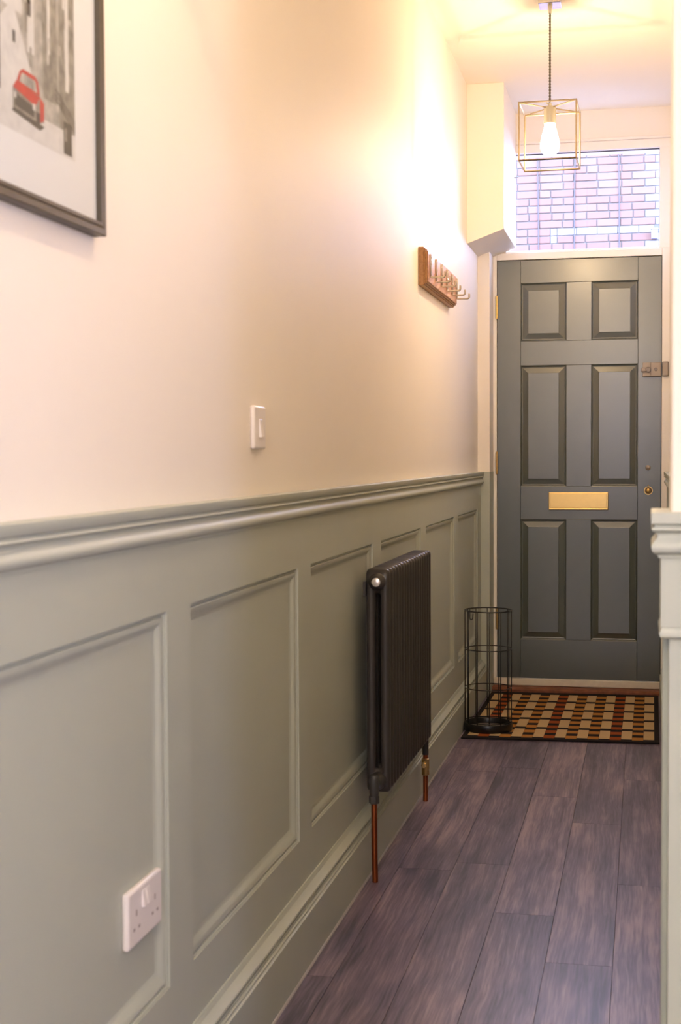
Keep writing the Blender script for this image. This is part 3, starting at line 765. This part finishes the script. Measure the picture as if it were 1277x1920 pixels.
# ------------------------------------------------------------------ radiator
RX, RW = -0.6905, 0.0325          # centre line and half depth
RZ0, RZ1 = 0.220, 0.820
NS, PITCH, RY = 17, 0.046, 3.700
rad = thing('column_radiator', (RX, RY + NS*PITCH/2, 0), 'tall anthracite two-column radiator with copper tails against the wainscot', 'radiator')
def section_mesh():
    # closed ring between an outer rounded outline and the inner slot, rounded in cross-section
    def loop(hw, z0, z1, rc, n=9, slotn=6):
        pts = []
        for (cx, cz, a0) in ((hw-rc, z1-rc, 0), (-hw+rc, z1-rc, 90), (-hw+rc, z0+rc, 180), (hw-rc, z0+rc, 270)):
            for i in range(n):
                a = math.radians(a0 + 90*i/(n-1)); pts.append((cx + rc*math.cos(a), cz + rc*math.sin(a)))
        return pts
    out = loop(RW, RZ0, RZ1, .0125); inn = loop(.0062, RZ0+.066, RZ1-.066, .0062)
    n = len(out); q = 12; b = .0165; vs = []; fs = []
    for i in range(n):
        o = Vector(out[i]); k = Vector(inn[i]); m_ = (o+k)/2; d = (o-k)/2
        L_ = d.length
        for j in range(q):
            th = 2*math.pi*j/q; c, s = math.cos(th), math.sin(th)
            e = 0.88
            c2 = math.copysign(abs(c)**e, c); s2 = math.copysign(abs(s)**e, s)
            # the wide head stays thin and flat; the columns stay round
            p = m_ + d*c2
            vs.append((RX + p.x, b*s2, p.y))
    for i in range(n):
        for j in range(q):
            a = i*q; c = ((i+1) % n)*q
            fs.append((a+j, c+j, c+(j+1) % q, a+(j+1) % q))
    return vs, fs
vs, fs = section_mesh()
sec0 = None
for i in range(NS):
    yc = RY + PITCH*(i+.5)
    if sec0 is None:
        sec0 = MB().add([(a, b+yc, c) for a, b, c in vs], fs).build('column_section', 'radiator_paint', rad, smooth=True, origin=(RX, yc, 0))
    else:
        link_copy(sec0, (0, yc - (RY + NS*PITCH/2), 0), rad).name = 'column_section'
for zz in (.786, .254):
    MB().lathe([(.015, 0), (.015, NS*PITCH - .01)], (RX, RY+.005, zz), 'Y', 16).build('header_tube', 'radiator_paint', rad, smooth=40)
# top bush and plug
cap = MB().lathe([(.0225, .006), (.0235, -.002), (.0225, -.006), (.0195, -.008), (.0185, -.011), (.0165, -.013), (.0150, -.016), (.0128, -.017), (.0122, -.0165)], (RX, RY+.004, .786), 'Y', 28).build('end_bush', 'radiator_paint', rad, smooth=50)
MB().lathe([(0, -.0175), (.0105, -.0175), (.0118, -.0165), (.0118, -.010)], (RX, RY+.004, .786), 'Y', 24).build('plug', 'chrome', cap, smooth=40)
hub = MB().lathe([(.0235, .008), (.0235, -.004), (.0205, -.010), (.0165, -.018), (.0150, -.026), (.0120, -.034), (.0115, -.050), (0, -.050)], (RX, RY+.002, .254), 'Y', 24).build('valve_union', 'radiator_paint', rad, smooth=45)
vx, vy = -0.6885, 3.640
vb = MB().lathe([(0, .062), (.0110, .062), (.0128, .059), (.0128, .012), (.0118, .009), (.0118, 0)], (vx, vy, .222), 'Z', 20).build('valve_body', 'valve_black', rad, smooth=40)
MB().lathe([(.0100, .012), (.0140, .011), (.0140, -.006), (.0125, -.009), (.0080, -.009)], (vx, vy, .217), 'Z', 6).build('compression_nut', 'valve_black', vb)
MB().tube([(vx, vy, .215), (vx+.0005, vy, .10), (vx+.002, vy, 0.0)], .0078, 14).build('copper_pipe', 'copper', rad, smooth=50)
vy2 = RY + NS*PITCH + .052; vx2 = -0.688
MB().lathe([(.0235, -.008), (.0235, .004), (.0205, .010), (.0150, .022), (.0115, .034), (.0115, .052), (0, .052)], (RX, RY + NS*PITCH - .002, .254), 'Y', 24).build('valve_union', 'radiator_paint', rad, smooth=45)
vb2 = MB().lathe([(0, .062), (.0115, .062), (.0128, .059), (.0128, .010), (.0105, 0), (.0105, -.07), (0, -.07)], (vx2, vy2, .222), 'Z', 20).build('valve_body', 'valve_black', rad, smooth=40)
MB().tube([(vx2, vy2, .155), (vx2, vy2, 0)], .0078, 14).build('copper_pipe', 'copper', rad, smooth=50)
dc = MB().lathe([(.0085, .028), (.0125, .026), (.0125, -.026), (.0085, -.028)], (vx2, vy2, .112), 'Z', 8).build('drain_cock', 'aged_brass', rad)
MB().lathe([(0, -.034), (.0075, -.034), (.0095, -.030), (.0095, -.012), (.0065, -.008)], (vx2, vy2, .122), 'Y', 8).build('drain_spindle', 'aged_brass', dc)
for yb_ in (RY+.33, RY + NS*PITCH - .13):
    MB().box(BD-.006 if False else PN, RX-.010, yb_-.014, yb_+.014, .735, .752).box(PN, PN+.004, yb_-.016, yb_+.016, .70, .79).build('wall_bracket', 'bracket_steel', rad, bevel=.001)
# bracket end seen at the back of the first section
MB().box(-0.7290, -0.7215, RY+.004, RY+.016, .746, .786).build('bracket_arm', 'radiator_paint', rad, bevel=.001)

# ------------------------------------------------------------------ door mat
MZ = .008
ang = math.radians(2.6)
mo = Vector((-0.7015, 5.560, 0))
MW, MD = 0.7665, 1.105
rug = MB()
def mp_(a, b, zt):      # a across, b along
    x_ = mo.x + a*math.cos(ang)*1.0; y_ = mo.y + a*math.sin(ang) + b
    x_ += b*0.006
    # the far left corner is pushed up against the skirting
    return (x_, y_, zt)
rug_o = None
bd_x, bd_y = 0.019, 0.030
na = 17; cw = (MW - 2*bd_x)/na
rug.hexa([mp_(0,0,0.0005), mp_(MW,0,0.0005), mp_(MW,MD,0.0005), mp_(0,MD,0.0005)], [mp_(0,0,MZ-.0006), mp_(MW,0,MZ-.0006), mp_(MW,MD,MZ-.0006), mp_(0,MD,MZ-.0006)], 0)
def tile(a0, a1, b0, b1, mi):
    lo, hi = MZ-.0010, MZ
    rug.hexa([mp_(a0,b0,lo), mp_(a1,b0,lo), mp_(a1,b1,lo), mp_(a0,b1,lo)], [mp_(a0,b0,hi), mp_(a1,b0,hi), mp_(a1,b1,hi), mp_(a0,b1,hi)], mi)
kinds = 'CRCSCSCRCSCSCRCSC'
rows = 5.0; rd = (MD - 2*bd_y)/rows
for c in range(na):
    a0 = bd_x + c*cw; a1 = a0 + cw
    kd = kinds[c]
    b = bd_y + .016
    if kd == 'C':
        while b < MD - bd_y - .02:
            tile(a0+.0008, a1-.0008, b, min(b + rd*.79, MD-bd_y), 1); b += rd
    else:
        b = bd_y
        while b < MD - bd_y - .02:
            tile(a0, a1, b, min(b + rd*.255, MD-bd_y), 3 if kd == 'R' else 2); b += rd/2
dm = rug.build('door_mat', ['mat_black', 'mat_cream', 'mat_orange', 'mat_red'], origin=(mo.x + MW/2, mo.y + MD/2, 0))
tag(dm, 'black-edged mat in cream, orange and rust checks before the front door', 'door mat')

# ------------------------------------------------------------------ umbrella stand
ux, uy, ur, uz = -0.6125, 5.735, 0.0980, MZ
us = thing('umbrella_stand', (ux, uy, uz), 'black wire cylinder umbrella stand on the corner of the mat', 'umbrella stand')
tray = MB().lathe([(0, 0), (ur-.002, 0), (ur, .003), (ur, .030), (ur-.001, .032), (ur-.006, .032), (ur-.0075, .030), (ur-.0075, .010), (0, .010)], (ux, uy, uz), 'Z', 48).build('drip_tray', 'tray_black', us, smooth=40)
MB().lathe([(0, .012), (ur-.022, .012), (ur-.021, .010)], (ux, uy, uz), 'Z', 40).build('tray_liner', 'tray_liner', tray)
def ring(zc, rr_, r, name='ring'):
    pts = [(ux + rr_*math.cos(2*math.pi*i/48), uy + rr_*math.sin(2*math.pi*i/48), zc) for i in range(48)]
    return MB().tube(pts, r, 6, closed=True).build(name, 'black_wire', us, smooth=True)
for zc, r in ((.494, .0028), (.338, .0021), (.181, .0021), (.045, .0021)): ring(zc, ur-.004, r)
for k in range(12):
    a = 2*math.pi*(k+.28)/12
    xw, yw = ux + (ur-.0045)*math.cos(a), uy + (ur-.0045)*math.sin(a)
    MB().tube([(xw, yw, .018), (xw, yw, .494)], .0023, 6).build('upright_wire', 'black_wire', us, smooth=True)
a = math.radians(150)
hx, hy = ux + (ur-.006)*math.cos(a), uy + (ur-.006)*math.sin(a)
pts = [(hx, hy, .494)] + [(hx + .006 - .006*math.cos(t*math.pi/8), hy-.002, .458 - .010*math.sin(t*math.pi/8)) for t in range(9)] + [(hx + .013, hy-.002, .474)]
MB().tube(pts, .0024, 6).build('umbrella_hook', 'black_wire', us, smooth=True)
